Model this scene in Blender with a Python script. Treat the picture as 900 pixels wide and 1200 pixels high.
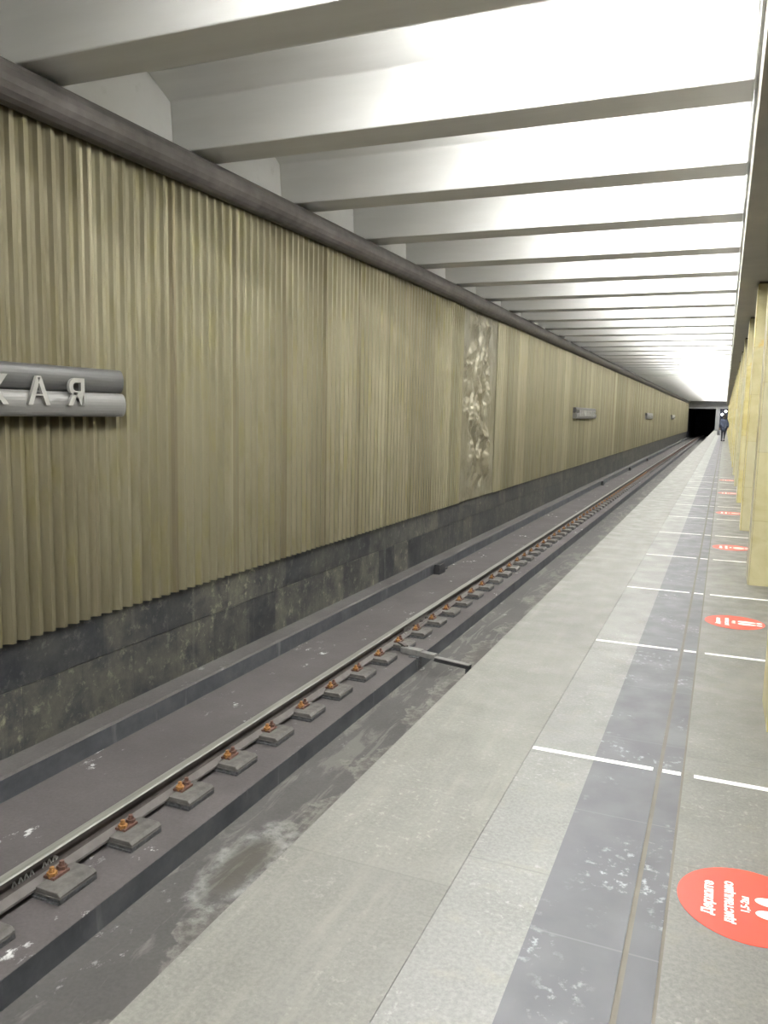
import bpy, bmesh, math, random
from mathutils import Matrix, Vector, noise
random.seed(7)
S = bpy.context.scene
C = S.collection
for o in list(bpy.data.objects): bpy.data.objects.remove(o)

# ------------------------------------------------------------------ camera, world, exposure
cd = bpy.data.cameras.new('camera'); cam = bpy.data.objects.new('camera', cd); C.objects.link(cam); S.camera = cam
r0 = Vector((0.9210995, 0.38876308, 0.02095198)); r1 = Vector((0.06717093, -0.10567887, -0.99212905)); r2 = Vector((-0.38348896, 0.91525693, -0.12345433))
M = Matrix((( r0.x, -r1.x, -r2.x, 0), (r0.y, -r1.y, -r2.y, 0), (r0.z, -r1.z, -r2.z, 1.5), (0, 0, 0, 1)))
cam.matrix_world = M
cd.sensor_fit = 'VERTICAL'; cd.sensor_height = 36; cd.lens = 941.36 * 36 / 1200
cd.clip_start = 0.05; cd.clip_end = 400
w = bpy.data.worlds.new('world'); S.world = w; w.use_nodes = True
w.node_tree.nodes['Background'].inputs[0].default_value = (0.5, 0.5, 0.48, 1)
w.node_tree.nodes['Background'].inputs[1].default_value = 0.02
S.view_settings.view_transform = 'Standard'; S.view_settings.look = 'None'
S.view_settings.gamma = 1; S.view_settings.use_curve_mapping = False
S.view_settings.exposure = 0.0
TUBE = 205.0       # emission of the fluorescent tubes above the track
HALL = 18.0        # emission of the hall lamps behind the columns

# ------------------------------------------------------------------ materials
class NT:
    def __init__(s, name, rough=0.7, metal=0.0):
        s.m = bpy.data.materials.new(name); s.m.use_nodes = True
        s.t = s.m.node_tree; s.b = s.t.nodes['Principled BSDF']
        s.b.inputs['Roughness'].default_value = rough; s.b.inputs['Metallic'].default_value = metal
        s._p = None
    def n(s, typ, **kw):
        nd = s.t.nodes.new(typ)
        for k, v in kw.items(): setattr(nd, k, v)
        return nd
    def link(s, a, b): s.t.links.new(a, b)
    @property
    def pos(s):
        if s._p is None: s._p = s.n('ShaderNodeTexCoord').outputs['Object']
        return s._p
    def map(s, scale, loc=(0, 0, 0), src=None):
        mp = s.n('ShaderNodeMapping'); mp.inputs['Scale'].default_value = scale; mp.inputs['Location'].default_value = loc
        s.link(src or s.pos, mp.inputs['Vector']); return mp.outputs[0]
    def noise(s, scale=1, vec=None, detail=4, rough=0.55, dist=0):
        nd = s.n('ShaderNodeTexNoise'); nd.inputs['Scale'].default_value = scale; nd.inputs['Detail'].default_value = detail
        nd.inputs['Roughness'].default_value = rough; nd.inputs['Distortion'].default_value = dist
        s.link(vec or s.pos, nd.inputs['Vector']); return nd.outputs['Fac']
    def ramp(s, fac, stops, mode='LINEAR'):
        nd = s.n('ShaderNodeValToRGB'); cr = nd.color_ramp; cr.interpolation = mode
        while len(cr.elements) < len(stops): cr.elements.new(0.5)
        for e, (p, c) in zip(cr.elements, stops):
            e.position = p; e.color = (c, c, c, 1) if isinstance(c, (int, float)) else (*c, 1)
        s.link(fac, nd.inputs['Fac']); return nd.outputs['Color']
    def mix(s, fac, a, b, mode='MIX'):
        nd = s.n('ShaderNodeMix', data_type='RGBA', blend_type=mode)
        for inp, v in ((nd.inputs['Factor'], fac), (nd.inputs['A'], a), (nd.inputs['B'], b)):
            if isinstance(v, (int, float)): inp.default_value = v if inp.type == 'VALUE' else (v, v, v, 1)
            elif isinstance(v, tuple): inp.default_value = (*v, 1)
            else: s.link(v, inp)
        return nd.outputs['Result']
    def math(s, op, a, b=0.0, c=None):
        nd = s.n('ShaderNodeMath', operation=op)
        for i, v in enumerate((a, b) if c is None else (a, b, c)):
            if isinstance(v, (int, float)): nd.inputs[i].default_value = v
            else: s.link(v, nd.inputs[i])
        return nd.outputs[0]
    def xyz(s, src=None):
        nd = s.n('ShaderNodeSeparateXYZ'); s.link(src or s.pos, nd.inputs[0]); return nd.outputs
    def color(s, c):
        if isinstance(c, tuple): s.b.inputs['Base Color'].default_value = (*c, 1)
        else: s.link(c, s.b.inputs['Base Color'])
    def rough(s, v): s.link(v, s.b.inputs['Roughness'])
    def bump(s, h, strength=0.3, dist=0.01):
        nd = s.n('ShaderNodeBump'); nd.inputs['Strength'].default_value = strength; nd.inputs['Distance'].default_value = dist
        s.link(h, nd.inputs['Height']); s.link(nd.outputs[0], s.b.inputs['Normal'])

def plain(name, col, rough=0.6, metal=0.0, var=0.25, scale=12):
    k = NT(name, rough, metal)
    f = k.noise(scale)
    k.color(k.mix(k.ramp(f, [(0.3, 0.0), (0.7, 1.0)]), tuple(c * (1 - var) for c in col), tuple(min(1, c * (1 + var)) for c in col)))
    return k.m

def granite(name, base, light, dark, joint=None, warm=None, rough=0.4):
    k = NT(name, rough)
    sp = k.noise(70, detail=3, rough=0.7)
    big = k.noise(1.6, detail=5, rough=0.6)
    med = k.noise(9, detail=4)
    c = k.mix(k.ramp(sp, [(0.36, 0.0), (0.64, 1.0)]), dark, light)
    c = k.mix(0.6, c, base)
    c = k.mix(k.ramp(big, [(0.35, 0.0), (0.7, 0.35)]), c, light)
    c = k.mix(k.ramp(med, [(0.55, 0.0), (0.8, 0.4)]), c, warm or light)
    painted_glint = k.math('MULTIPLY', k.ramp(k.noise(38, detail=4, rough=0.7), [(0.56, 0.0), (0.66, 1.0)]), k.ramp(k.noise(2.4, detail=3), [(0.42, 0.0), (0.6, 0.75)]))  # sparkle of the stone painted into its colour as pale blotches
    c = k.mix(painted_glint, c, tuple(min(.9, q * 1.35) for q in light))
    if joint:
        y = k.xyz()[1]
        slab = k.math('FLOOR', k.math('DIVIDE', k.math('ADD', y, joint[1]), joint[0]))
        wn = k.n('ShaderNodeTexWhiteNoise', noise_dimensions='1D'); k.link(slab, wn.inputs['W'])
        c = k.mix(1.0, c, k.ramp(wn.outputs['Value'], [(0, 0.92), (1, 1.05)]), 'MULTIPLY')
        fr = k.math('FRACT', k.math('DIVIDE', k.math('ADD', y, joint[1]), joint[0]))
        d = k.math('LESS_THAN', fr, 0.008 / joint[0])
        c = k.mix(k.math('MULTIPLY', d, 0.35), c, dark)
    k.color(c)
    k.rough(k.ramp(k.noise(5, detail=6), [(0.3, rough - 0.12), (0.75, rough + 0.15)]))
    k.bump(sp, 0.12, 0.002)
    return k

def edge_slab():
    k = granite('edge_concrete', (0.114, 0.114, 0.100), (0.166, 0.163, 0.146), (0.066, 0.065, 0.056), (1.45, 0.6), rough=0.5)
    st = k.noise(1, k.map((14, 1.2, 1)), detail=5, rough=0.7)
    c = k.b.inputs['Base Color'].links[0].from_socket
    k.color(k.mix(k.ramp(st, [(0.5, 0.0), (0.75, 0.35)]), c, (.22, .21, .18)))
    return k.m
m_edge = edge_slab()
m_light = granite('light_granite', (0.123, 0.123, 0.114), (0.206, 0.206, 0.194), (0.063, 0.063, 0.062), (0.95, 0.35), warm=(0.200, 0.186, 0.133)).m
m_hall = granite('hall_granite', (0.096, 0.096, 0.086), (0.165, 0.162, 0.146), (0.050, 0.050, 0.046), (0.95, 0.1), warm=(0.159, 0.146, 0.096)).m

def dark_strip():
    k = NT('dark_strip', 0.38)
    c = k.mix(k.ramp(k.noise(4, detail=6), [(0.35, 0), (0.7, 1)]), (0.048, 0.049, 0.057), (0.063, 0.065, 0.073))
    spot = k.math('MULTIPLY', k.ramp(k.noise(26, detail=5, rough=0.65), [(0.55, 0), (0.66, 1)]), k.ramp(k.noise(2.6, detail=2), [(0.5, 0), (0.62, 1)]))
    c = k.mix(spot, c, (0.260, 0.269, 0.286))
    y = k.xyz()[1]
    fr = k.math('FRACT', k.math('DIVIDE', k.math('ADD', y, 0.165), 0.79))
    c = k.mix(k.math('MULTIPLY', k.math('LESS_THAN', fr, 0.008), 0.5), c, (.12, .12, .13))
    k.color(c); k.rough(k.ramp(k.noise(5), [(0.3, 0.36), (0.7, 0.55)]))
    return k.m
m_strip = dark_strip()
m_grout = plain('tan_grout', (0.119, 0.108, 0.087), 0.8, 0, 0.12, 8)

def corrugated():
    k = NT('anodised_panel', 0.5, 0.55)
    x, y, z = k.xyz()
    pan = k.math('FLOOR', k.math('DIVIDE', k.math('ADD', y, 0.02), 1.02))
    wn = k.n('ShaderNodeTexWhiteNoise', noise_dimensions='1D'); k.link(pan, wn.inputs['W'])
    st = k.noise(1, k.map((1, 1.6, 0.06)), detail=5, rough=0.65)
    fine = k.noise(1, k.map((1, 22, 0.5)), detail=3)
    yel = k.noise(1, k.map((1, 7, 1.6)), detail=4, rough=0.6)
    c = k.mix(k.ramp(st, [(0.3, 0), (0.72, 1)]), (0.189, 0.171, 0.116), (0.323, 0.302, 0.217))
    c = k.mix(k.ramp(yel, [(0.52, 0), (0.72, 0.5)]), c, (0.220, 0.196, 0.061))
    c = k.mix(0.18, c, (0.19, 0.172, 0.09))
    c = k.mix(1.0, c, k.ramp(wn.outputs['Value'], [(0, (.80, .78, .74)), (1, (1.1, 1.1, 1.08))]), 'MULTIPLY')
    c = k.mix(1.0, c, k.ramp(fine, [(0.3, 0.95), (0.7, 1.04)]), 'MULTIPLY')
    fr = k.math('FRACT', k.math('DIVIDE', k.math('ADD', y, 0.02), 1.02))
    c = k.mix(k.math('MULTIPLY', k.math('LESS_THAN', fr, 0.05), k.math('MULTIPLY', wn.outputs['Value'], 0.5)), c, (.12, .09, .055))
    c = k.mix(k.ramp(k.noise(1, k.map((1, 5, 0.9), loc=(0, 3, 5)), detail=6, rough=0.65), [(0.5, 0), (0.72, 0.4)]), c, (.11, .095, .05))
    k.color(c); k.rough(k.ramp(st, [(0.3, 0.54), (0.7, 0.44)]))
    return k.m
m_corr = corrugated()

def dado():
    k = NT('dark_marble', 0.45)
    x, y, z = k.xyz()
    row = k.math('GREATER_THAN', z, -0.61)
    yy = k.math('DIVIDE', k.math('ADD', y, k.math('MULTIPLY', row, 0.37)), 0.62)
    cell = k.math('ADD', k.math('FLOOR', yy), k.math('MULTIPLY', row, 57.3))
    wn = k.n('ShaderNodeTexWhiteNoise', noise_dimensions='1D'); k.link(cell, wn.inputs['W'])
    n1 = k.noise(3.2, detail=9, rough=0.72, dist=0.1); n2 = k.noise(8, detail=8, rough=0.75, dist=0.2)
    c = k.mix(k.ramp(n1, [(0.38, 0), (0.68, 1)]), (0.017, 0.018, 0.022), (0.066, 0.065, 0.055))
    c = k.mix(k.ramp(n2, [(0.54, 0), (0.68, 0.7)]), c, (.17, .168, .13))
    c = k.mix(1.0, c, k.ramp(wn.outputs['Value'], [(0, (.6, .64, .74)), (1, (1.9, 1.85, 1.65))]), 'MULTIPLY')
    fall = k.noise(1, k.map((1, 7, 0.5)), detail=5)
    c = k.mix(k.ramp(fall, [(0.6, 0), (0.76, 0.45)]), c, (.16, .16, .14))
    fr = k.math('FRACT', yy)
    c = k.mix(k.math('MULTIPLY', k.math('LESS_THAN', fr, 0.012), 0.6), c, (.03, .03, .03))
    k.color(c); return k.m
m_dado = dado()

def track_concrete(name, a, b, spots=0.0, wet=False, dusty=True):
    k = NT(name, 0.85)
    c = k.mix(k.ramp(k.noise(1.3, detail=8, rough=0.65), [(0.35, 0), (0.68, 1)]), a, b)
    c = k.mix(1.0, c, k.ramp(k.noise(45, detail=3), [(0.3, 0.88), (0.7, 1.1)]), 'MULTIPLY')
    if spots:
        s1 = k.math('MULTIPLY', k.ramp(k.noise(1, k.map((9, 5, 9)), detail=6, rough=0.7), [(0.60, 0), (0.66, 0.9)]),
                    k.ramp(k.noise(1.5, detail=2), [(0.53, 0), (0.61, 1)]))
        c = k.mix(k.math('MULTIPLY', s1, spots), c, (.62, .62, .62))
    if wet:
        x, y, z = k.xyz()
        wob = k.math('MULTIPLY', k.math('SUBTRACT', k.noise(1.4, k.map((1, 1, 0)), detail=7, rough=0.62), 0.5), 1.5)
        d = k.math('ADD', k.math('ADD', x, 2.66), wob)
        c = k.mix(k.ramp(d, [(0.0, 0), (0.05, 0.75)]), c, (.055, .051, .045))
        ring = k.math('MULTIPLY', k.ramp(d, [(0.0, 0), (0.03, 1), (0.10, 1), (0.26, 0)]), k.ramp(k.noise(14, detail=6, rough=0.7), [(0.42, 0.1), (0.62, 0.9)]))
        c = k.mix(k.math('MULTIPLY', ring, 0.55), c, (.22, .215, .195))
        # the deposit ring around the damp hole opposite the fourth fastener
        vd = k.n('ShaderNodeVectorMath', operation='DISTANCE')
        k.link(k.map((2.6, 0.95, 0), src=k.pos), vd.inputs[0]); vd.inputs[1].default_value = (-2.70 * 2.6, 4.20 * 0.95, 0)
        dd = k.math('ADD', vd.outputs['Value'], k.math('MULTIPLY', k.math('SUBTRACT', k.noise(5, detail=8, rough=0.7), 0.5), 0.75))
        c = k.mix(k.ramp(dd, [(0.10, 0.75), (0.45, 0.0)]), c, (.06, .055, .045))
        c = k.mix(k.math('MULTIPLY', k.ramp(dd, [(0.26, 0), (0.42, 0.7), (0.62, 0.0)]), k.ramp(k.noise(7, detail=7, rough=0.7), [(0.4, 0.05), (0.6, 1)])), c, (.26, .26, .25))
        stk = k.noise(1, k.map((6, 1.1, 1)), detail=7, rough=0.65, dist=0.8)
        c = k.mix(k.ramp(stk, [(0.54, 0), (0.66, 0.45)]), c, (.06, .056, .052))
        c = k.mix(k.ramp(stk, [(0.40, 0.35), (0.47, 0)]), c, (.19, .185, .165))
        k.rough(k.ramp(dd, [(0.3, 0.55), (0.4, 0.85)]))
    k.color(c); k.bump(k.noise(30, detail=5), 0.25, 0.006); return k.m
m_bed = track_concrete('track_bed_concrete', (0.053, 0.047, 0.047), (0.079, 0.071, 0.071), 0.95)
m_chan = track_concrete('channel_concrete', (0.050, 0.048, 0.046), (0.070, 0.067, 0.064), 0.3, wet=True)
def grime():
    k = NT('grimy_kerb_face', 0.6)
    c = k.mix(k.ramp(k.noise(1, k.map((2, 2.5, 3)), detail=8, rough=0.68), [(0.35, 0), (0.72, 1)]), (0.028, 0.031, 0.037), (0.081, 0.084, 0.090))
    c = k.mix(k.ramp(k.noise(1, k.map((3, 9, 1.5)), detail=5), [(0.62, 0), (0.75, 0.6)]), c, (0.162, 0.162, 0.168))
    k.color(c); return k.m
m_grime = grime()
m_ledge = track_concrete('ledge_top', (0.054, 0.049, 0.048), (0.074, 0.070, 0.067), 0.15)

def white_ceiling():
    k = NT('whitewashed_concrete', 0.8)
    c = k.mix(k.ramp(k.noise(1.1, detail=7, rough=0.6), [(0.3, 0), (0.7, 1)]), (.78, .78, .755), (.86, .86, .84))
    c = k.mix(k.ramp(k.noise(1, k.map((2.5, 6, 6)), detail=6), [(0.62, 0), (0.78, 0.35)]), c, (.55, .54, .49))
    k.color(c); return k.m
m_ceil = white_ceiling()
def beam_mat():
    k = NT('painted_beam', 0.75)
    nz = k.n('ShaderNodeNewGeometry')
    c = k.mix(k.ramp(k.noise(1, k.map((0.7, 5, 5)), detail=6), [(0.3, 0), (0.7, 1)]), (.76, .76, .735), (.84, .84, .82))
    k.color(c); return k.m
m_beam = beam_mat()
m_lintel = plain('lintel_paint', (.36, .35, .31), 0.6, 0, 0.08, 2)
m_pipe = plain('dark_cornice', (.095, .085, .08), 0.5, 0.1, 0.25, 6)
m_dark = plain('gap_and_shade', (.09, .075, .05), 0.8)
m_tunnel = plain('tunnel_dark', (.03, .033, .055), 0.95, 0, 0.3, 1)  # near-black blue for the tunnel walls and the back of the doorway
m_portal = plain('portal_paint', (.30, .30, .30), 0.7, 0, 0.08, 1)

def rail_head():
    k = NT('worn_rail_head', 0.5, 0.35)
    k.color(k.mix(k.ramp(k.noise(1, k.map((30, 1.5, 30)), detail=5), [(0.35, 0), (0.7, 1)]), (0.173, 0.173, 0.154), (0.256, 0.256, 0.230))); return k.m
m_head = rail_head()
def rail_body():
    k = NT('dusty_shaded_rail', 0.75, 0.15)
    c = k.mix(k.ramp(k.noise(9, detail=7), [(0.35, 0), (0.68, 1)]), (.028, .024, .022), (.06, .05, .045))  # dusty steel, darkened to carry the shadow line under the rail head
    k.color(c); return k.m
m_rail = rail_body()
m_foot = plain('dusty_rail_foot', (.09, .081, .076), 0.8, 0.0, 0.18, 9)
m_plate = plain('dusty_plate', (.085, .080, .074), 0.8, 0.0, 0.3, 22)
m_shim = plain('dark_shim', (.06, .062, .065), 0.8, 0.0, 0.5, 40)
m_rust = plain('orange_rust', (.24, .115, .03), 0.75, 0.0, 0.5, 60)
m_rust2 = plain('red_rust', (.09, .043, .03), 0.75, 0.0, 0.4, 60)
m_signd = plain('sign_dark_grey', (.09, .09, .088), 0.38, 0.3, 0.06, 2)
m_signl = plain('sign_light_grey', (.20, .197, .19), 0.38, 0.3, 0.06, 2)  # lower band set to a lighter grey than the upper
m_letter = plain('letter_metal', (.36, .355, .33), 0.4, 0.2, 0.1, 9)
m_tape = NT('white_tape', 0.5); m_tape.color(m_tape.mix(m_tape.ramp(m_tape.noise(40, detail=6, rough=0.7), [(0.3, 0), (0.42, 1)]), (.6, .55, .45), (.86, .85, .82))); m_tape = m_tape.m
m_red = plain('red_vinyl', (.60, .055, .035), 0.35, 0, 0.06, 12)
m_ink = plain('white_print', (.9, .88, .82), 0.45, 0, 0.02)
m_chalk = plain('white_chalk', (.55, .55, .54), 0.9, 0, 0.2, 60)
m_rubber = plain('black_rubber', (.022, .022, .024), 0.55)
m_duct = plain('grey_duct', (.16, .157, .15), 0.7, 0, 0.2, 14)
m_white = plain('lamp_housing', (.75, .75, .73), 0.5, 0, 0.03)
m_coat = plain('navy_coat', (.035, .045, .075), 0.85, 0, 0.3, 8)
m_trouser = plain('black_trousers', (.018, .019, .025), 0.85)
m_shoe = plain('black_leather', (.012, .012, .014), 0.4)
m_skin = plain('skin', (.55, .33, .24), 0.55, 0, 0.05)
m_hair = plain('dark_hair', (.03, .022, .018), 0.7)
m_bag = plain('dark_bag', (.02, .02, .022), 0.5)

def emit(name, col, st):
    m = bpy.data.materials.new(name); m.use_nodes = True
    b = m.node_tree.nodes['Principled BSDF']; b.inputs['Base Color'].default_value = (.9, .9, .9, 1)
    b.inputs['Emission Color'].default_value = (*col, 1); b.inputs['Emission Strength'].default_value = st; return m
m_tube = emit('fluorescent_glow', (1.0, .995, .975), TUBE)
m_panel = emit('hall_lamp_glow', (1.0, .975, .92), HALL)
m_globe = emit('globe_glow', (.95, .98, 1.0), 12)

def relief_mat():
    k = NT('chased_metal', 0.45, 0.35)
    x, y, z = k.xyz()
    c = k.mix(k.ramp(k.noise(1, k.map((1, 3, 1.6)), detail=7, rough=0.65, dist=0.8), [(0.32, 0), (0.68, 1)]), (0.148, 0.127, 0.077), (0.271, 0.254, 0.183))
    pat = k.ramp(k.math('ADD', k.math('DIVIDE', z, 4.0), k.math('MULTIPLY', k.math('SUBTRACT', k.noise(3, detail=5), 0.5), 0.3)), [(0.52, 0), (0.75, 0.45)])
    c = k.mix(k.math('MULTIPLY', pat, 0.3), c, (0.330, 0.323, 0.292))
    fold_shade = k.ramp(k.noise(1, k.map((1, 5, 2.6)), detail=6, rough=0.7, dist=1.2), [(0.54, 0), (0.66, 0.8)])  # darkness of the deep folds painted into the metal colour
    c = k.mix(fold_shade, c, (0.102, 0.084, 0.051))
    k.color(c); return k.m
m_relief = relief_mat()

def onyx():
    k = NT('yellow_marble', 0.28)
    x, y, z = k.xyz()
    oi = k.n('ShaderNodeObjectInfo').outputs['Random']
    cell = k.math('ADD', k.math('FLOOR', k.math('DIVIDE', k.math('ADD', z, 0.03), 0.62)), k.math('MULTIPLY', oi, 91.0))
    wn = k.n('ShaderNodeTexWhiteNoise', noise_dimensions='1D'); k.link(cell, wn.inputs['W'])
    n1 = k.noise(2.2, k.map((1, 1, 1.6)), detail=7, rough=0.6, dist=0.9)
    c = k.mix(k.ramp(n1, [(0.33, 0), (0.68, 1)]), (.42, .35, .13), (.60, .55, .29))
    c = k.mix(k.ramp(wn.outputs['Value'], [(0.0, 0.65), (0.45, 0.0)]), c, (.50, .48, .34))
    c = k.mix(k.ramp(k.math('FRACT', k.math('MULTIPLY', oi, 7.3)), [(0.4, 0.0), (0.9, 0.7)]), c, (.36, .35, .27))
    c = k.mix(k.ramp(k.noise(3.5, detail=6, dist=0.5), [(0.62, 0), (0.74, 0.7)]), c, (.55, .33, .04))
    fr = k.math('FRACT', k.math('DIVIDE', k.math('ADD', z, 0.03), 0.62))
    c = k.mix(k.math('MULTIPLY', k.math('LESS_THAN', fr, 0.010), 0.35), c, (.2, .15, .07))
    k.color(c); return k.m
m_onyx = onyx()

# ------------------------------------------------------------------ mesh helpers
class MB:
    def __init__(s): s.v = []; s.f = []; s.mi = []
    def add(s, vs, fs, mi=0):
        b = len(s.v); s.v += [tuple(v) for v in vs]
        for f in fs: s.f.append([b + i for i in f]); s.mi.append(mi)
    def box(s, x0, x1, y0, y1, z0, z1, mi=0, top=None):
        a, b, c, d = (x0, y0), (x1, y0), (x1, y1), (x0, y1)
        t = top or 0
        vs = [(x, y, z0) for x, y in (a, b, c, d)] + [(x0 + t, y0 + t, z1), (x1 - t, y0 + t, z1), (x1 - t, y1 - t, z1), (x0 + t, y1 - t, z1)]
        s.add(vs, [(3, 2, 1, 0), (4, 5, 6, 7), (0, 1, 5, 4), (1, 2, 6, 5), (2, 3, 7, 6), (3, 0, 4, 7)], mi); return s
    def prism(s, prof, axis, a0, a1, mi=0, mis=None):
        """closed profile extruded along Y (profile in x,z) or X (profile in y,z) or Z (profile in x,y)"""
        n = len(prof)
        def P(p, a): return {'Y': (p[0], a, p[1]), 'X': (a, p[0], p[1]), 'Z': (p[0], p[1], a)}[axis]
        vs = [P(p, a0) for p in prof] + [P(p, a1) for p in prof]
        b = len(s.v); s.v += vs
        for i in range(n):
            j = (i + 1) % n
            s.f.append([b + i, b + j, b + n + j, b + n + i]); s.mi.append(mis[i] if mis else mi)
        s.f.append([b + i for i in range(n)][::-1]); s.mi.append(mi)
        s.f.append([b + n + i for i in range(n)]); s.mi.append(mi)
        return s
    def cyl(s, p0, p1, r0, r1=None, n=12, mi=0):
        r1 = r0 if r1 is None else r1
        p0, p1 = Vector(p0), Vector(p1); d = (p1 - p0).normalized()
        u = d.orthogonal().normalized(); v = d.cross(u)
        vs = []
        for p, r in ((p0, r0), (p1, r1)):
            for i in range(n):
                a = 2 * math.pi * i / n; vs.append(p + u * math.cos(a) * r + v * math.sin(a) * r)
        fs = [(i, (i + 1) % n, n + (i + 1) % n, n + i) for i in range(n)] + [tuple(range(n))[::-1], tuple(range(n, 2 * n))]
        s.add(vs, fs, mi); return s
    def ball(s, c, r, n=12, mi=0, sc=(1, 1, 1)):
        vs = []; fs = []; m = n // 2
        for i in range(m + 1):
            t = math.pi * i / m
            for j in range(n):
                a = 2 * math.pi * j / n
                vs.append((c[0] + r * sc[0] * math.sin(t) * math.cos(a), c[1] + r * sc[1] * math.sin(t) * math.sin(a), c[2] + r * sc[2] * math.cos(t)))
        for i in range(m):
            for j in range(n): fs.append((i * n + j, i * n + (j + 1) % n, (i + 1) * n + (j + 1) % n, (i + 1) * n + j))
        s.add(vs, fs, mi); return s
    def build(s, name, mats, parent=None, smooth=False, bevel=0):
        me = bpy.data.meshes.new(name); me.from_pydata(s.v, [], s.f)
        for m in (mats if isinstance(mats, (list, tuple)) else [mats]): me.materials.append(m)
        for p, i in zip(me.polygons, s.mi): p.material_index = i; p.use_smooth = smooth
        bm = bmesh.new(); bm.from_mesh(me); bmesh.ops.remove_doubles(bm, verts=bm.verts, dist=1e-5)
        bmesh.ops.recalc_face_normals(bm, faces=bm.faces); bm.to_mesh(me); bm.free()
        o = bpy.data.objects.new(name, me); C.objects.link(o)
        if parent: o.parent = parent
        if bevel:
            b = o.modifiers.new('bevel', 'BEVEL'); b.width = bevel; b.segments = 2; b.limit_method = 'ANGLE'
        return o

def tag(o, label, cat, group=None, kind=None):
    if label: o['label'] = label
    if cat: o['category'] = cat
    if group: o['group'] = group
    if kind: o['kind'] = kind
    return o
def struct(o): o['kind'] = 'structure'; return o
def empty(name, loc, label, cat, group=None, rz=0):
    o = bpy.data.objects.new(name, None); C.objects.link(o); o.location = loc; o.rotation_euler = (0, 0, rz); o.empty_display_size = 0.1
    return tag(o, label, cat, group)
def kids(o): return [c for c in bpy.data.objects if c.parent == o]
def copy_tree(o, parent=None, ch=None):
    c = o.copy(); C.objects.link(c); c.parent = parent
    for k in (ch if ch is not None else kids(o)): copy_tree(k, c)
    return c

Y0, Y1 = -10.0, 118.0      # near (behind the camera) and far ends of the hall

# ------------------------------------------------------------------ platform
struct(MB().box(-0.06, 6.6, Y0, Y1, -0.12, 0).build('floor', m_hall))
struct(MB().box(-1.0, 6.6, Y0, Y1, -0.30, -0.121).build('floor_base', m_grout))
struct(MB().box(-1.29, -0.7108, Y0, Y1 + 9, -0.12, 0).build('trim_1', m_edge))
struct(MB().box(-0.7092, -0.432, Y0, Y1, -0.12, 0).build('trim_2', m_light))
struct(MB().box(-0.432, -0.166, Y0, Y1, -0.12, 0.0).build('trim_3', m_strip))
struct(MB().box(-0.166, -0.150, Y0, Y1, -0.12, -0.003).build('trim_4', m_grout))
struct(MB().box(-0.150, -0.069, Y0, Y1, -0.12, 0.0).build('trim_5', m_strip))
struct(MB().box(-0.069, -0.060, Y0, Y1, -0.12, -0.003).build('trim_6', m_grout))
struct(MB().box(-1.0, -0.9, Y0, Y1, -1.45, -0.301).build('wall_platform', m_grime))

# ------------------------------------------------------------------ track bed
YT = Y1 + 30
struct(MB().box(-4.8, -3.07, Y0, YT, -1.75, -1.29).build('track_bed', m_bed))
struct(MB().prism([(-3.068, -1.45), (-3.068, -1.292), (-3.0695, -1.292), (-3.0695, -1.45)], 'Y', Y0, YT).build('trim_7', m_grime))
struct(MB().box(-3.07, -2.40, Y0, YT, -1.75, -1.45).build('drain_channel', m_chan))
struct(MB().box(-2.40, -1.0, Y0, YT, -1.75, -1.29).build('track_bed_near', m_bed))
struct(MB().prism([(-4.80, -1.289), (-4.512, -1.289), (-4.512, -1.125), (-4.53, -1.107), (-4.80, -1.107)], 'Y', Y0, YT, mis=[1, 1, 0, 0, 0]).build('trim_8', [m_ledge, m_grime]))

# ------------------------------------------------------------------ left wall
mb = MB(); mb.box(-4.90, -4.745, Y0, Y1, -1.107, -0.615); mb.box(-4.90, -4.745, Y0, Y1, -0.605, -0.16); mb.box(-4.90, -4.752, Y0, Y1, -0.62, -0.60)
struct(mb.build('baseboard_left', m_dado))
struct(MB().box(-5.05, -4.90, Y0, Y1, -1.3, 4.6).build('wall_left', m_ceil))
# corrugated cladding
def corr_x(y, z=0):
    p = math.floor((y + 0.02) / 1.02); u = (y + 0.02) / 1.02 - p
    rnd = random.Random(p * 13 + 5)
    tilt = rnd.uniform(-1, 1) * 0.022; off = rnd.uniform(-0.008, 0.008)
    t = ((y + 0.02) / 0.1275) % 1.0
    w_ = math.sin(2 * math.pi * t); w_ = max(-1, min(1, w_ * 1.7))
    x = -4.70 + w_ * 0.027 + tilt * (u - 0.5) + off
    if u < 0.03 or u > 0.985: x -= 0.008
    return x
RY0, RY1 = 14.93, 17.45
def corr(y0, y1):
    step = 0.1275 / 8; n = int((y1 - y0) / step); v = []; f = []
    for i in range(n + 1):
        y = y0 + i * step; x = corr_x(y)
        v += [(x, y, -0.235), (x, y, 1.2), (x, y, 3.62), (x - 0.012, y, 3.62), (x - 0.012, y, -0.235)]
    for i in range(n):
        a = i * 5; b = a + 5
        for k in range(5): f.append((a + k, b + k, b + (k + 1) % 5, a + (k + 1) % 5))
    m = MB(); m.add(v, f); return m
mbc = corr(Y0, RY0); m2 = corr(RY1, Y1); mbc.add(m2.v, m2.f)
struct(mbc.build('wall_cladding', m_corr, smooth=False))
# backing behind the cladding, dark
struct(MB().box(-4.899, -4.76, Y0, Y1, -0.159, 3.60).build('wall_backing', m_dark))
# dark rounded cornice along the top
prof = []
for i in range(20):
    a = 2 * math.pi * i / 20; prof.append((-4.62 + 0.142 * math.cos(a), 3.648 + 0.142 * math.sin(a)))
struct(MB().prism(prof, 'Y', Y0, Y1).build('trim_9', m_pipe, smooth=False))
struct(MB().box(-4.90, -4.70, Y0, Y1, 3.60, 3.74).build('trim_10', m_pipe))

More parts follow.
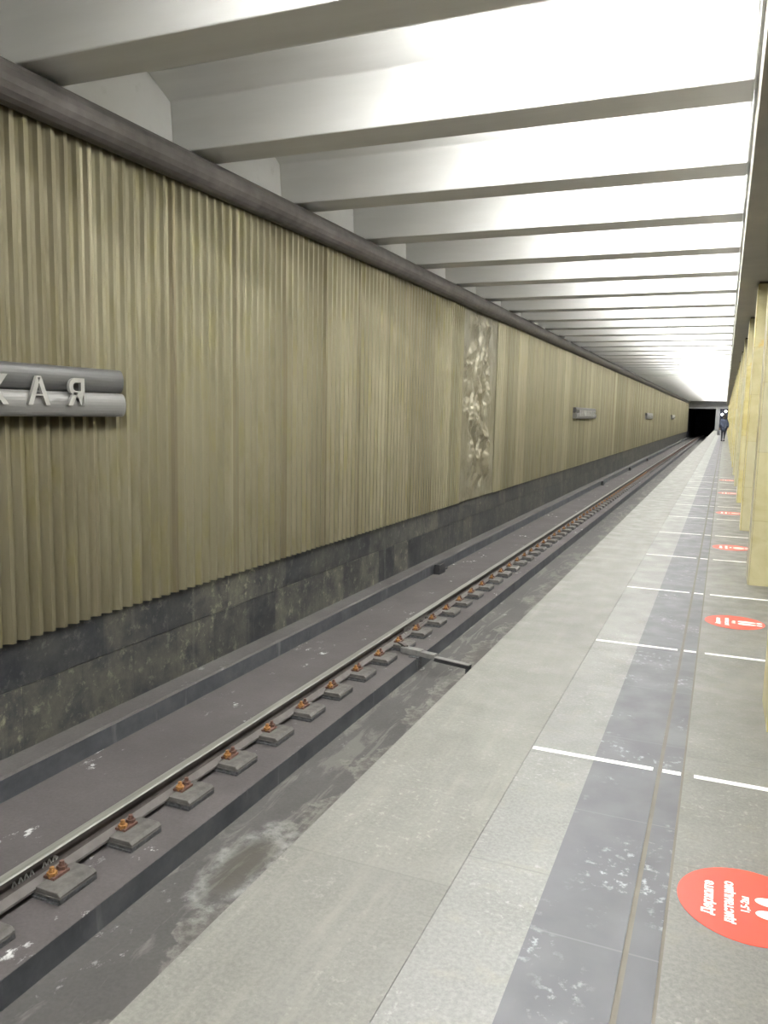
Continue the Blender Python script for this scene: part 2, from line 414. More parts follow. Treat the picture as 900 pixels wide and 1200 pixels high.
# chased metal relief
def relief():
    ny, nz = 130, 190; v = []; f = []
    y0, y1, z0, z1 = RY0, RY1, -0.235, 3.62
    blobs = [(15.5, 3.0, .20, .55, .10), (16.75, 2.55, .28, .30, .09), (16.2, 2.55, .18, .3, .06), (16.95, 1.45, .20, .32, .09), (15.75, 1.35, .3, .3, .07),
             (15.5, .75, .22, .4, .08), (16.9, .95, .25, .35, .08), (16.1, .35, .30, .5, .05), (16.8, .25, .18, .45, .10), (16.3, 3.2, .5, .3, .05), (16.6, 1.9, .15, .3, .07)]
    cuts = [(15.75, 2.8, .05, .5, .09), (16.25, 2.6, .05, .45, .09), (16.9, 2.95, .06, .3, .08), (17.15, 2.6, .05, .5, .07), (16.95, 1.9, .07, .18, .09), (15.7, 1.1, .06, .3, .08), (16.45, .2, .08, .22, .12),
            (15.45, 1.5, .05, .15, .06), (17.05, 1.4, .04, .2, .06)]
    for i in range(ny + 1):
        y = y0 + (y1 - y0) * i / ny
        for j in range(nz + 1):
            z = z0 + (z1 - z0) * j / nz
            h = 0
            for by, bz, sy, sz, a in blobs: h += a * math.exp(-((y - by) / sy) ** 2 - ((z - bz) / sz) ** 2)
            for by, bz, sy, sz, a in cuts:
                yy = y - by - 0.10 * (z - bz) * math.sin(bz * 9); h -= a * math.exp(-(yy / sy) ** 2 - ((z - bz) / sz) ** 2)
            p = Vector((0, y * 1.9, z * 1.1))
            n1 = noise.noise(p) * 0.5 + noise.noise(p * 2.3) * 0.28
            rid = 1 - abs(noise.noise(Vector((0, y * 3.4, z * 1.1)) + Vector((0, 3, 7)))) * 3.2
            detail = noise.noise(p * 6.5) * 0.018 + noise.noise(p * 13) * 0.010
            uy = (y - y0) / (y1 - y0); uz = (z - z0) / (z1 - z0)
            cx = 0.46 + 0.06 * math.sin(z * 2.1 + 0.5)
            wdt = 0.34 + 0.08 * math.sin(z * 3.3 + 1.2) + 0.04 * math.sin(z * 8)
            if z < 0.55: wdt *= max(0.25, (z + 0.25) / 0.8)
            e = 1 / (1 + math.exp((abs(uy - cx) - wdt) * 40))
            e *= min(1, max(0, (z + 0.1) * 3)) * min(1, max(0, (3.55 - z) * 5))
            x = -4.705 + e * (0.03 + h * 0.9 + n1 * 0.10 - max(0, rid) * 0.085 + detail * 1.6)
            v.append((max(x, -4.755), y, z))
    for i in range(ny):
        for j in range(nz):
            a = i * (nz + 1) + j; f.append((a, a + nz + 1, a + nz + 2, a + 1))
    m = MB(); m.add(v, f)
    o = m.build('wall_relief', m_relief, smooth=True)
    return tag(o, 'tall chased metal relief of crumpled folds set into the corrugated wall', 'relief')
relief()

# ------------------------------------------------------------------ ceiling and beams
struct(MB().box(-5.05, 1.3, Y0, Y1, 4.43, 4.60).build('ceiling', m_ceil))
PITCH = 1.985
bp = [(0, 3.85), (0.43, 3.85), (0.47, 4.285), (0.78, 4.429), (-0.35, 4.429), (-0.04, 4.285)]
mb = MB().prism(bp, 'X', -4.899, 0.034); proto_beam = mb.build('ceiling_beam', m_beam, bevel=0.012)
nb = 0
for k in range(-6, 57):
    y = 4.45 + PITCH * k
    o = proto_beam if nb == 0 else proto_beam.copy()
    if nb: C.objects.link(o)
    nb += 1; o.location = (0, y, 0)
    if k < 0: tag(o, 'white concrete ceiling beam behind the viewer, outside the photograph', 'beam', 'beams behind the viewer')
    elif k == 0: tag(o, 'nearest white concrete ceiling beam, crossing the top left corner', 'beam')
    elif k == 1: tag(o, 'second nearest white ceiling beam, its end resting over the cornice above the sign', 'beam')
    elif k == 2: tag(o, 'third nearest white ceiling beam counted from the top of the photo', 'beam')
    elif k == 3: tag(o, 'fourth nearest white ceiling beam counted from the top of the photo', 'beam')
    elif k == 4: tag(o, 'fifth nearest white ceiling beam counted from the top of the photo', 'beam')
    else: tag(o, 'narrow-looking white ceiling beam in the receding far row beyond the fifth', 'beam', 'far ceiling beams')

# lintel above the columns
struct(MB().box(0.06, 1.25, Y0, Y1, 3.30, 4.60).build('trim_11', m_lintel))
struct(MB().box(0.036, 0.058, Y0, Y1, 3.86, 4.43).build('trim_12', m_ceil))

# fluorescent lamps, one in each bay beside the lintel
def make_lamp():
    r = empty('fluorescent_lamp', (0, 0, 0), 'white twin-tube fluorescent lamp fixed crosswise behind a ceiling beam', 'lamp', 'lamps in the ceiling bays')
    MB().prism([(-0.10, 0.03), (0.10, 0.03), (0.07, 0.10), (-0.07, 0.10)], 'X', -1.08, 1.08).build('housing', m_white, r)
    for s in (-0.05, 0.05): MB().cyl((-1.05, s, 0.0), (1.05, s, 0.0), 0.019, n=8).build('tube', m_tube, r, smooth=True)
    for s in (-0.9, 0.9): MB().box(s - 0.01, s + 0.01, -0.01, 0.01, 0.10, LZ).build('hanger', m_white, r)
    return r
LZ = 0.20
lamp = make_lamp(); lk = kids(lamp)
for i, k in enumerate(range(-5, 56)):
    o = lamp if i == 0 else copy_tree(lamp, None, lk)
    o.location = (-1.16, 4.45 + PITCH * k + 0.90, 4.229)

# ------------------------------------------------------------------ station hall behind the columns
struct(MB().box(1.251, 6.6, Y0, Y1, 4.0, 4.2).build('ceiling_hall', m_ceil))
struct(MB().box(6.6, 6.8, Y0, Y1, -0.2, 4.3).build('closing_wall_right', m_lintel))  # unseen closing wall, added to bound the light in the hall
struct(MB().box(-5.05, 6.8, Y0 - 0.2, Y0, -1.75, 4.6).build('wall_back', m_lintel))
def make_hall_lamp():
    r = empty('hall_lamp', (0, 0, 0), 'square white ceiling lamp of the central hall behind the columns', 'lamp', 'central hall lamps')
    MB().box(-0.45, 0.45, -0.45, 0.45, -0.05, 0.0, top=0.03).build('frame', m_white, r)
    MB().box(-0.40, 0.40, -0.40, 0.40, -0.065, -0.051).build('diffuser', m_panel, r)
    return r
hl = make_hall_lamp(); hk = kids(hl)
for i in range(30):
    o = hl if i == 0 else copy_tree(hl, None, hk)
    o.location = (3.2, -5.8 + 3.94 * i, 3.999)

# columns
def make_column():
    r = empty('column', (0, 0, 0), None, 'column')
    MB().box(0.012, 0.80, 0.012, 0.50, 0.0, 3.30).build('core', m_dark, r)  # brown core shows in the joints and paints the shade at the column head
    MB().box(0.0, 0.012, 0.014, 0.498, 0.0, 3.27).build('marble_panel', m_onyx, r)
    MB().box(0.014, 0.798, 0.0, 0.012, 0.0, 3.27).build('marble_panel', m_onyx, r)
    MB().box(0.80, 0.812, 0.014, 0.498, 0.0, 3.27).build('marble_panel', m_onyx, r)
    MB().box(0.014, 0.798, 0.50, 0.512, 0.0, 3.27).build('marble_panel', m_onyx, r)
    return r
ys = [-7.6, -3.7, 0.22, 4.16, 7.95, 11.87, 15.86] + [15.86 + 3.94 * i for i in range(1, 26)]
col = make_column(); ck = kids(col)
lab = {3: 'yellow marble column whose narrow edge shows at the right border of the photo',
       4: 'large yellow marble column nearest in full view, orange stain near its base',
       5: 'greyish-yellow marble column next behind the stained yellow one',
       6: 'pale marble column third back in the row along the platform'}
for i, y in enumerate(ys):
    if y > Y1 - 1: continue
    o = col if i == 0 else copy_tree(col, None, ck)
    o.location = (0.286, y, 0.0)
    if i < 3: tag(o, 'yellow marble column beside and behind the viewer', 'column', 'columns beside the viewer')
    elif i in lab: tag(o, lab[i], 'column')
    else: tag(o, 'distant yellow marble column in the receding row beyond the third', 'column', 'distant marble columns')

# ------------------------------------------------------------------ far end: portal and tunnel
struct(MB().box(-4.9, 1.25, Y1 - 0.02, Y1 + 0.4, 2.88, 4.6).build('wall_far', m_portal))
struct(MB().box(-1.22, -0.70, Y1, Y1 + 9, -0.001, 2.88).build('wall_passage', m_portal))
struct(MB().box(-0.699, 1.25, Y1 + 0.6, Y1 + 0.9, 0, 2.88).build('door_1', m_tunnel))
mb = MB(); mb.box(-5.2, -4.72, Y1 + 0.001, YT, -1.75, 2.88); mb.box(-5.2, -1.0, Y1 + 0.41, YT, 2.88, 3.2); mb.box(-1.22, -1.0, Y1 + 9.01, YT, -1.45, 2.88); mb.box(-5.2, -1.0, YT, YT + .3, -1.75, 3.2)
struct(mb.build('wall_tunnel', m_tunnel))
struct(MB().box(1.25, 6.8, Y1, Y1 + 0.3, -0.2, 4.3).build('wall_hall_end', m_portal))
for x, z, lb in ((-0.42, 2.13, 'lower round white lamp glowing beside the tunnel mouth, left of the pair'), (0.0, 2.53, 'upper round white lamp glowing at the far passage, right of the pair')):
    r = empty('globe_lamp', (x, Y1 - 0.55, z), lb, 'lamp')
    MB().ball((0, 0, 0), 0.15, 16).build('globe', m_globe, r, smooth=True)
    MB().cyl((0, 0.14, 0), (0, 0.5, 0.0), 0.02).cyl((0, 0.5, 0), (0, 0.53, max(0, 0)), 0.06).build('bracket', m_signd, r)
    if z < 2.88:
        MB().box(-0.02, 0.02, 0.49, 0.529, 0, 2.9 - z).build('hanger', m_signd, r)

# ------------------------------------------------------------------ rails
def rail(x, name, label):
    pts = [(-.066, -1.25), (.066, -1.25), (.066, -1.236), (.022, -1.205), (.0075, -1.180), (.0075, -1.146), (.034, -1.134), (.036, -1.108), (.028, -1.100),
           (-.028, -1.100), (-.036, -1.108), (-.034, -1.134), (-.0075, -1.146), (-.0075, -1.180), (-.022, -1.205), (-.066, -1.236)]
    mis = [1, 2, 2, 1, 1, 1, 1, 0, 0, 0, 1, 1, 1, 1, 2, 2]
    m = MB().prism([(x + a, b) for a, b in pts], 'Y', Y0, YT, mi=1, mis=mis)
    return tag(m.build(name, [m_head, m_rail, m_foot]), label, 'rail')
RX = -3.505
rail(RX, 'steel_rail', 'long steel running rail with worn bright head fixed to the row of rusty fasteners')
rail(RX + 1.595, 'steel_rail', 'steel running rail tucked out of sight under the platform edge')

def fastener_parts(parent):
    MB().box(-0.185, 0.245, -0.150, 0.150, -0.040, -0.026, mi=0).box(-0.188, 0.250, -0.142, 0.142, -0.026, -0.008).build('shim', m_shim, parent)
    m = MB(); m.box(-0.190, 0.250, -0.148, 0.148, -0.008, 0.0)
    m.prism([(0.070, 0), (0.250, 0), (0.250, 0.012), (0.228, 0.030), (0.070, 0.030)], 'Y', -0.145, 0.145)
    m.prism([(-0.070, 0), (-0.190, 0), (-0.190, 0.012), (-0.17, 0.030), (-0.070, 0.030)], 'Y', -0.145, 0.145)
    m.build('plate', m_plate, parent, bevel=0.004)
    for sx in (-1, 1):
        b = MB(); x = 0.068 * sx
        b.box(min(0.045 * sx, 0.125 * sx), max(0.045 * sx, 0.125 * sx), -0.062, 0.062, 0.031, 0.046)
        b.build('clip', m_rust2, parent)
        for yy in (-0.036, 0.040):
            b = MB(); b.cyl((x + 0.018 * sx, yy, 0.040), (x + 0.018 * sx, yy, 0.066), 0.030, n=6); b.cyl((x + 0.018 * sx, yy, 0.066), (x + 0.018 * sx, yy, 0.094), 0.016, 0.013, n=8)
            b.build('bolt', m_rust if yy < 0 else m_rust2, parent)
fl = 'dusty grey rail plate with rusty orange bolts clamping the near stretch of rail'
fp = empty('rail_fastener', (0, 0, 0), fl, 'rail fastener', 'rail fasteners along the near rail'); fastener_parts(fp); fk = kids(fp)
far_m = MB(); far_m.box(-0.235, 0.235, -0.135, 0.135, -0.04, 0.0, 1)
for sx in (-1, 1):
    a, b = sorted((0.072 * sx, 0.225 * sx)); far_m.box(a, b, -0.10, 0.10, 0, 0.03, 0)
    a, b = sorted((0.03 * sx, 0.115 * sx)); far_m.box(a, b, -0.05, 0.05, 0.03, 0.07, 2)
farp = None
fy = 3.33 - 0.5975 * 14; i = 0
special = {15: 'rail fastener with dark red bolts, second nearest, below the chalk marks', 14: 'nearest rail fastener, cut by the left border of the photo'}
while fy < Y1 + 10:
    if fy < 42:
        o = fp if i == 0 else copy_tree(fp, None, fk)
        if fy < 1.9: tag(o, 'rusty rail fastener beside and behind the viewer', 'rail fastener', 'rail fasteners behind the viewer')
        elif i == 13: tag(o, 'nearest rail fastener, a corner of its plate cut by the left border', 'rail fastener'); del o['group']
        elif i == 14: tag(o, 'rail fastener with dark red bolts below the chalk marks on the rail', 'rail fastener'); del o['group']
        elif i == 15: tag(o, 'second fully visible rail fastener from the bottom left, reddish bolts', 'rail fastener'); del o['group']
        elif i == 16: tag(o, 'third fully visible rail fastener from the bottom left, orange bolts', 'rail fastener'); del o['group']
    else:
        if farp is None: farp = far_m.build('rail_fastener', [m_plate, m_shim, m_rust2]); o = farp
        else: o = farp.copy(); C.objects.link(o)
        tag(o, 'tiny brown rail fastener in the far stretch of the track', 'rail fastener', 'rail fasteners in the far stretch')
    o.location = (RX, fy, -1.250); fy += 0.5975; i += 1

# fishplate at the rail joint
r = empty('rail_joint_bar', (RX, 9.45, -1.25), 'dusty grey joint bar bolted to the rail web beside the cross duct', 'joint bar')
MB().prism([(0.017, 0.03), (0.052, 0.016), (0.050, 0.036), (0.030, 0.052), (0.030, 0.098), (0.036, 0.116), (0.017, 0.116)], 'Y', -0.42, 0.42).build('bar', m_foot, r)
for yy in (-0.32, -0.12, 0.12, 0.32):
    MB().cyl((0.028, yy, 0.075), (0.052, yy, 0.075), 0.019, n=6).cyl((0.05, yy, 0.075), (0.07, yy, 0.075), 0.010, n=8).build('bolt', m_rail, r)

# duct / cable crossing the drain channel
r = empty('cable_duct', (-3.0, 8.48, -1.25), 'grey cable duct with black end crossing the drain channel towards the platform edge', 'duct')
def bar(p0, p1, w_, h_, name, mat, z=0.0):
    p0 = Vector(p0) - Vector((-3.0, 8.48, -1.25)); p1 = Vector(p1) - Vector((-3.0, 8.48, -1.25))
    d = (p1 - p0).normalized(); sd = d.cross(Vector((0, 0, 1))).normalized() * w_ / 2; up = Vector((0, 0, h_))
    vs = [p0 - sd, p0 + sd, p1 + sd, p1 - sd]; vs += [q + up for q in vs]
    m = MB(); m.add(vs, [(3, 2, 1, 0), (4, 5, 6, 7), (0, 1, 5, 4), (1, 2, 6, 5), (2, 3, 7, 6), (3, 0, 4, 7)]); return m.build(name, mat, r, bevel=0.004)
bar((-3.455, 8.72, -1.24), (-3.25, 8.52, -1.225), 0.05, 0.03, 'cable_lead', m_rail)
bar((-3.30, 8.53, -1.285), (-3.04, 8.48, -1.285), 0.10, 0.07, 'sleeve', m_duct)
bar((-3.05, 8.49, -1.285), (-2.86, 8.45, -1.285), 0.085, 0.055, 'sleeve', m_duct)
bar((-2.87, 8.45, -1.27), (-2.42, 8.34, -1.27), 0.075, 0.012, 'cover_strip', m_duct)
bar((-2.87, 8.45, -1.31), (-2.42, 8.34, -1.31), 0.06, 0.040, 'black_end', m_rubber)
MB().box(-0.17, -0.05, -0.10, 0.02, -0.17, -0.03).build('bracket', m_shim, r)
MB().box(0.53, 0.57, -0.16, -0.10, -0.20, -0.06).build('foot', m_shim, r)

# chalk scribble on the rail web
mk = MB(); yy = 3.07
def stroke(m, a, b, x=RX + 0.0095, w_=0.0045):
    p0, p1 = Vector((x, a[0], a[1])), Vector((x, b[0], b[1])); m.cyl(p0, p1, w_, n=5)
for a in (3.08, 3.125, 3.165, 3.205, 3.30, 3.335, 3.375):
    stroke(mk, (a, -1.184), (a + 0.012, -1.150)); stroke(mk, (a + 0.012, -1.150), (a + 0.028, -1.184))
stroke(mk, (3.39, -1.155), (3.415, -1.175)); stroke(mk, (3.415, -1.175), (3.40, -1.188))
tag(mk.build('chalk_mark', m_chalk), 'white chalk scribble on the rail web at lower left', 'chalk mark')

# dark boxes at the foot of the ledge
for i, (y, lb) in enumerate([(13.2, 'nearest small dark cable box at the foot of the ledge'), (33.8, 'second small dark cable box along the foot of the ledge'),
                             (44.1, 'third small dark cable box along the foot of the ledge'), (54.5, 'farthest small dark cable box along the foot of the ledge')]):
    r = empty('cable_box', (-4.45, y, -1.289), lb, 'cable box')
    MB().box(-0.055, 0.06, -0.16, 0.16, 0, 0.17, top=0.012).build('case', m_rubber, r, bevel=0.006)
    MB().cyl((0.0, 0.15, 0.05), (0.0, 0.42, 0.02), 0.018).build('cable', m_rubber, r)

# ------------------------------------------------------------------ station name signs
def text_mesh(txt, size, ext, mat, name, off=0.0, bev=0.0):
    cu = bpy.data.curves.new(name, 'FONT'); cu.body = txt; cu.size = size; cu.extrude = ext; cu.offset = off; cu.bevel_depth = bev
    cu.align_x = 'CENTER'; cu.resolution_u = 4
    ob = bpy.data.objects.new('tmp', cu); C.objects.link(ob)
    dg = bpy.context.evaluated_depsgraph_get(); dg.update()
    me = bpy.data.meshes.new_from_object(ob.evaluated_get(dg)); bpy.data.objects.remove(ob)
    me.name = name; me.materials.clear(); me.materials.append(mat); return me
NAME = '\u0412\u0410\u0420\u0428\u0410\u0412\u0421\u041a\u0410\u042f'
def make_sign():
    r = empty('station_name_sign', (0, 0, 0), None, 'sign')
    L = 4.38
    def half(zc, xc, rad, name, mat):
        pr = [(xc + rad * 0.5 * math.cos(a), zc + rad * math.sin(a)) for a in [math.pi * (-0.62 + 1.24 * k / 16) for k in range(17)]]
        pr = [(-0.09, pr[0][1])] + pr + [(-0.09, pr[-1][1])]
        o = MB().prism(pr, 'Y', -L, 0).build(name, mat, r, smooth=False)
        return o
    o = half(0.094, 0.0, 0.094, 'upper_band', m_signd); o['label'] = 'dark grey rounded upper band'
    o = half(-0.096, 0.02, 0.094, 'lower_band', m_signl); o['label'] = 'lighter grey rounded lower band'
    rot = Matrix.Rotation(math.radians(90), 4, 'Z') @ Matrix.Rotation(math.radians(90), 4, 'X')
    cache = {}
    for i, ch in enumerate(NAME):
        if ch not in cache:
            me = text_mesh(ch, 0.285, 0.012, m_letter, 'letter', 0.006); me.transform(rot)
            zs = [v.co.z for v in me.vertices]; yc = [v.co.y for v in me.vertices]
            k_ = 0.205 / (max(zs) - min(zs)); mid = (max(yc) + min(yc)) / 2
            me.transform(Matrix.Diagonal((1, k_ * 1.08, k_, 1)) @ Matrix.Translation((0, -mid, -min(zs)))); cache[ch] = me
        o = bpy.data.objects.new('letter', cache[ch]); C.objects.link(o); o.parent = r
        o.location = (0.078, -0.57 - 0.359 * (9 - i), -0.105)
    return r
sg = make_sign(); sk = kids(sg)
for i, (y, lb) in enumerate([(5.30, 'nearest grey two-band station name sign with raised letters, cut by left border'), (31.55, 'second grey station name sign on the wall beyond the relief'),
                             (57.9, 'third, tiny grey station name sign far along the wall'), (84.2, 'farthest, barely visible station name sign near the tunnel')]):
    o = sg if i == 0 else copy_tree(sg, None, sk)
    o.location = (-4.60, y, 1.605); o['label'] = lb

# ------------------------------------------------------------------ white lines and round floor stickers
for i, y in enumerate([3.495, 5.445, 7.335, 9.225, 11.16, 13.05, 14.95, 16.85, 18.75, 20.65, 22.55]):
    m = MB(); h = 0.0165
    m.box(-0.705, -0.185, y - h, y + h, 0.0005, 0.0018); m.box(-0.147, -0.072, y - h, y + h, 0.0005, 0.0018); m.box(-0.02, 0.60, y - h, y + h, 0.0005, 0.0018)
    o = m.build('tape_line', m_tape)
    if i == 0: tag(o, 'nearest white tape line across the platform, above the big red sticker', 'tape line')
    elif i == 1: tag(o, 'second white tape line across the platform from the viewer', 'tape line')
    elif i == 2: tag(o, 'third white tape line across the platform from the viewer', 'tape line')
    else: tag(o, 'faint white tape line across the platform beyond the third', 'tape line', 'far tape lines')

TXT = ['\u0414\u0435\u0440\u0436\u0438\u0442\u0435', '\u0434\u0438\u0441\u0442\u0430\u043d\u0446\u0438\u044e', '1,5-2\u043c']
def make_sticker():
    r = empty('floor_sticker', (0, 0, 0), None, 'sticker')
    d = MB(); n = 64; R_ = 0.207
    d.prism([(R_ * math.cos(2 * math.pi * k / n), R_ * math.sin(2 * math.pi * k / n)) for k in range(n)], 'Z', 0.0004, 0.0016); d.build('disc', m_red, r)
    rot = Matrix.Rotation(math.radians(90), 4, 'Z')
    for txt, xb, ln in ((TXT[0], -0.101, 0.195), (TXT[1], -0.042, 0.235), (TXT[2], 0.003, 0.085)):
        me = text_mesh(txt, 0.05, 0.0002, m_ink, 'lettering', 0.0018); me.transform(rot)
        ysp = [v.co.y for v in me.vertices]; k_ = ln / (max(ysp) - min(ysp)); mid = (max(ysp) + min(ysp)) / 2
        me.transform(Matrix.Diagonal((min(1, k_ * 1.0) if k_ < 1 else k_ ** 0.6, k_, 1, 1)) @ Matrix.Translation((0, -mid, 0)))
        o = bpy.data.objects.new('lettering', me); C.objects.link(o); o.parent = r; o.location = (xb, -0.005 if txt != TXT[2] else 0.0, 0.0021)
    for s in (-1, 1):
        f_ = MB(); pr = []
        for k in range(28):
            a = 2 * math.pi * k / 28; ww = 0.023 + 0.006 * math.cos(a)
            pr.append((0.083 - 0.062 * math.cos(a), s * 0.036 + ww * math.sin(a)))
        f_.prism(pr, 'Z', 0.0017, 0.0023)
        pr = [(0.168 + 0.020 * math.cos(2 * math.pi * k / 16), s * 0.036 + 0.019 * math.sin(2 * math.pi * k / 16)) for k in range(16)]
        f_.prism(pr, 'Z', 0.0017, 0.0023); f_.build('footprint', m_ink, r)
    return r
st = make_sticker(); stk = kids(st)
for i, y in enumerate([2.60, 6.405, 10.2, 14.0, 17.8, 21.6]):
    o = st if i == 0 else copy_tree(st, None, stk)
    o.location = (0.166, y, 0)
    if i == 0: tag(o, 'big red round floor sticker with white lettering at the lower right border', 'sticker')
    elif i == 1: tag(o, 'second red round floor sticker, between the second and third tape lines', 'sticker')
    elif i == 2: tag(o, 'third red round floor sticker, beside the stained yellow column', 'sticker')
    else: tag(o, 'distant faded-looking red floor sticker beyond the third', 'sticker', 'distant floor stickers')

# ------------------------------------------------------------------ person walking away
def skin_obj(name, pts, edges, radii, mat, parent, sub=2):
    me = bpy.data.meshes.new(name); me.from_pydata(pts, edges, []); o = bpy.data.objects.new(name, me); C.objects.link(o); o.parent = parent
    sm = o.modifiers.new('skin', 'SKIN'); sm.use_smooth_shade = True
    sl = me.skin_vertices[0] if len(me.skin_vertices) else None
    for k, rr in enumerate(radii):
        me.skin_vertices[0].data[k].radius = (rr if isinstance(rr, tuple) else (rr, rr)); me.skin_vertices[0].data[k].use_root = (k == 0)
    sb = o.modifiers.new('sub', 'SUBSURF'); sb.levels = sub; sb.render_levels = sub
    me.materials.append(mat); return o
def ensure_skin(me):
    pass
def person():
    r = empty('person', (-0.05, 60.2, 0.0), 'person in dark coat and trousers walking away along the platform, bag at left hand', 'person')
    P = {'pel': (0, 0, .96), 'bel': (0, 0, 1.10), 'che': (0, .01, 1.32), 'nck': (0, .01, 1.50), 'chn': (0, .02, 1.58), 'hed': (0, .02, 1.68), 'top': (0, .015, 1.77),
         'shL': (-.17, .01, 1.43), 'elL': (-.25, -.03, 1.15), 'wrL': (-.26, .05, .90), 'shR': (.17, .01, 1.43), 'elR': (.25, -.02, 1.15), 'wrR': (.25, .08, .92),
         'hiL': (-.09, 0, .92), 'knL': (-.085, .10, .50), 'anL': (-.08, .06, .10), 'toL': (-.08, .22, .04), 'hiR': (.09, 0, .92), 'knR': (.075, .0, .50), 'anR': (.06, -.16, .12), 'toR': (.06, -.04, .04)}
    Rr = {'pel': .14, 'bel': .125, 'che': (.13, .09), 'nck': .05, 'chn': .07, 'hed': .092, 'top': .065, 'shL': .062, 'elL': .044, 'wrL': .028, 'shR': .062, 'elR': .044, 'wrR': .028,
          'hiL': .09, 'knL': .058, 'anL': .032, 'toL': .02, 'hiR': .09, 'knR': .058, 'anR': .032, 'toR': .02}
    E = [('pel', 'bel'), ('bel', 'che'), ('che', 'nck'), ('nck', 'chn'), ('chn', 'hed'), ('hed', 'top'), ('che', 'shL'), ('shL', 'elL'), ('elL', 'wrL'), ('che', 'shR'), ('shR', 'elR'), ('elR', 'wrR'),
         ('pel', 'hiL'), ('hiL', 'knL'), ('knL', 'anL'), ('anL', 'toL'), ('pel', 'hiR'), ('hiR', 'knR'), ('knR', 'anR'), ('anR', 'toR')]
    def mk(name, keys, edges, grow, mat, extra=None, sub=2):
        idx = {k: i for i, k in enumerate(keys)}
        me = bpy.data.meshes.new(name); me.from_pydata([P[k] for k in keys], [(idx[a], idx[b]) for a, b in edges], [])
        me.materials.append(mat)
        o = bpy.data.objects.new(name, me); C.objects.link(o)
        o.modifiers.new('skin', 'SKIN').use_smooth_shade = True
        bm = bmesh.new(); bm.from_mesh(me); lay = bm.verts.layers.skin.verify(); bm.verts.ensure_lookup_table()
        for k, i in idx.items():
            rr = (extra or {}).get(k, Rr[k]); rr = rr if isinstance(rr, tuple) else (rr, rr)
            bm.verts[i][lay].radius = (rr[0] + grow, rr[1] + grow); bm.verts[i][lay].use_root = (i == 0)
        bm.to_mesh(me); bm.free()
        s_ = o.modifiers.new('sub', 'SUBSURF'); s_.levels = sub; s_.render_levels = sub
        o.parent = r; return o
    # fingers as extra short chains on each hand
    HE = []; hk_ = []
    for s, side in ((-1, 'L'), (1, 'R')):
        w0 = Vector(P['wr' + side]); palm = w0 + Vector((0, .012, -.085)); P['pm' + side] = tuple(palm); Rr['pm' + side] = (.030, .022)
        HE.append(('wr' + side, 'pm' + side)); hk_.append('pm' + side)
        for q, (dy, ln) in enumerate(((-.027, .058), (-.009, .07), (.010, .066), (.028, .054))):
            a = palm + Vector((0, dy, -.02)); b = a + Vector((-s * .008, dy * .1, -ln * .55)); c_ = b + Vector((-s * .018, 0, -ln * .45))
            for nm, pt in (('a', a), ('b', b), ('c', c_)): P[f'f{nm}{q}{side}'] = tuple(pt); Rr[f'f{nm}{q}{side}'] = .0085; hk_.append(f'f{nm}{q}{side}')
            HE += [('pm' + side, f'fa{q}{side}'), (f'fa{q}{side}', f'fb{q}{side}'), (f'fb{q}{side}', f'fc{q}{side}')]
        t = w0 + Vector((-s * .02, .045, -.055)); t2 = t + Vector((-s * .01, .014, -.035)); P['t' + side] = tuple(t); P['u' + side] = tuple(t2); Rr['t' + side] = .011; Rr['u' + side] = .009
        HE += [('wr' + side, 't' + side), ('t' + side, 'u' + side)]; hk_ += ['t' + side, 'u' + side]
    mk('body', list(P.keys()), E + HE, 0, m_skin)
    P['hem'] = (0, 0, .62); Rr['hem'] = .2
    mk('coat', ['bel', 'pel', 'hem', 'che', 'shL', 'elL', 'wrL', 'shR', 'elR', 'wrR'],
       [('bel', 'pel'), ('pel', 'hem'), ('bel', 'che'), ('che', 'shL'), ('shL', 'elL'), ('elL', 'wrL'), ('che', 'shR'), ('shR', 'elR'), ('elR', 'wrR')], 0.03, m_coat,
       {'hem': (.21, .16), 'pel': (.19, .15), 'bel': (.175, .14), 'che': (.19, .14)})
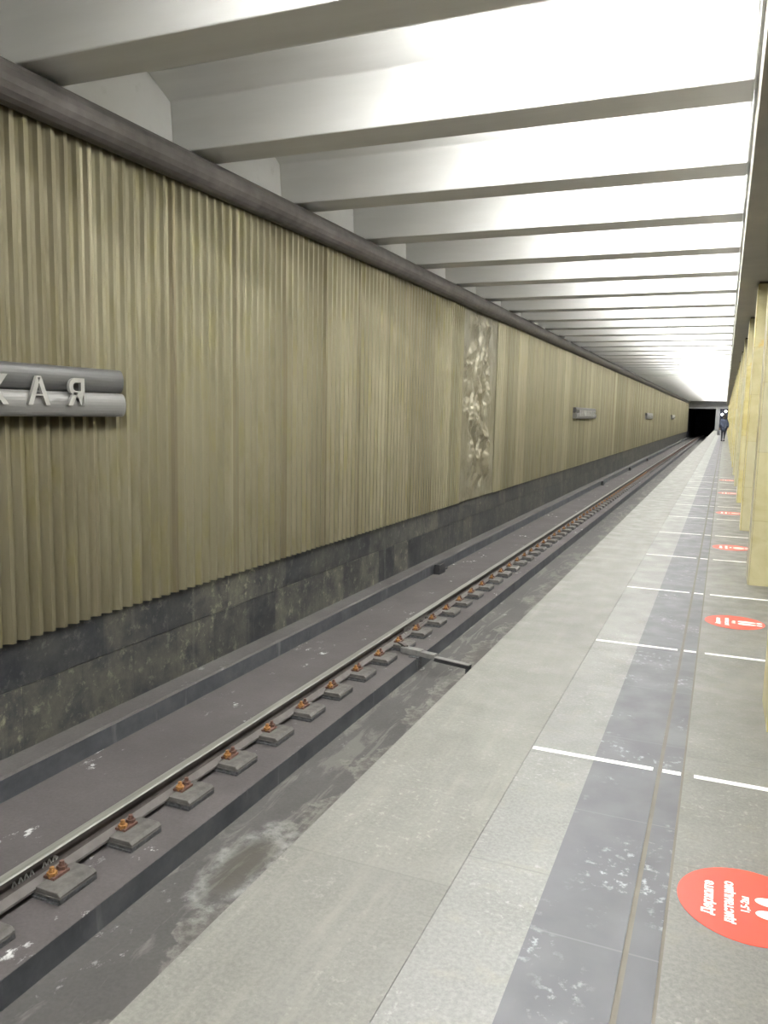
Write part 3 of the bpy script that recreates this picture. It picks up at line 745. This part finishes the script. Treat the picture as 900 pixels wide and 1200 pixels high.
    P['nkb'] = (0, .0, 1.46); Rr['nkb'] = .08
    mk('hood', ['nkb', 'nck'], [('nkb', 'nck')], 0.035, m_coat, {'nkb': .10, 'nck': .07})
    mk('trousers', ['pel', 'hiL', 'knL', 'anL', 'hiR', 'knR', 'anR'], [('pel', 'hiL'), ('hiL', 'knL'), ('knL', 'anL'), ('pel', 'hiR'), ('hiR', 'knR'), ('knR', 'anR')], 0.016, m_trouser)
    for s, (ax, ay, az), (tx, ty, tz) in (('L', P['anL'], P['toL']), ('R', P['anR'], P['toR'])):
        m = MB(); m.ball((ax, ay + .01, .055), .068, 14, sc=(.9, 1.2, .9)); m.ball((tx, ty - .02, .045), .06, 14, sc=(1, 1.8, .85)); m.build('shoe', m_shoe, r, smooth=True)
    m = MB(); m.ball((0, -.018, 1.71), .125, 20, sc=(.95, 1.0, 1.05)); m.ball((0, -.035, 1.60), .11, 16, sc=(1, .85, 1.0)); m.build('hair', m_hair, r, smooth=True)
    m = MB()
    for s in (-1, 1): m.ball((s * .088, .02, 1.655), .024, 10, sc=(.45, .8, 1.2))
    m.build('ears', m_skin, r, smooth=True)
    m = MB(); m.ball((0, .118, 1.65), .016, 8, sc=(.8, 1, 1.5)); m.build('nose', m_skin, r, smooth=True)
    m = MB()
    for s in (-1, 1): m.ball((s * .032, .098, 1.675), .013, 8)
    m.build('eyes', m_hair, r, smooth=True)
    MB().box(-.022, .022, .098, .112, 1.602, 1.61).build('mouth', m_rust2, r)
person()
b = empty('shoulder_bag', (-0.40, 60.22, 0.40), 'dark bag hanging from the left hand of the walking person', 'bag')
MB().box(-.10, .10, -.14, .14, .0, .32, top=0.02).build('pouch', m_bag, b, bevel=0.02)
mk_ = MB()
for k in range(8):
    a0, a1 = math.pi * k / 8, math.pi * (k + 1) / 8
    mk_.cyl((0, .10 * math.cos(a0), .29 + .10 * math.sin(a0)), (0, .10 * math.cos(a1), .29 + .10 * math.sin(a1)), .010, n=6)
mk_.build('handle', m_bag, b)
b.location = (-0.345, 60.262, 0.41)
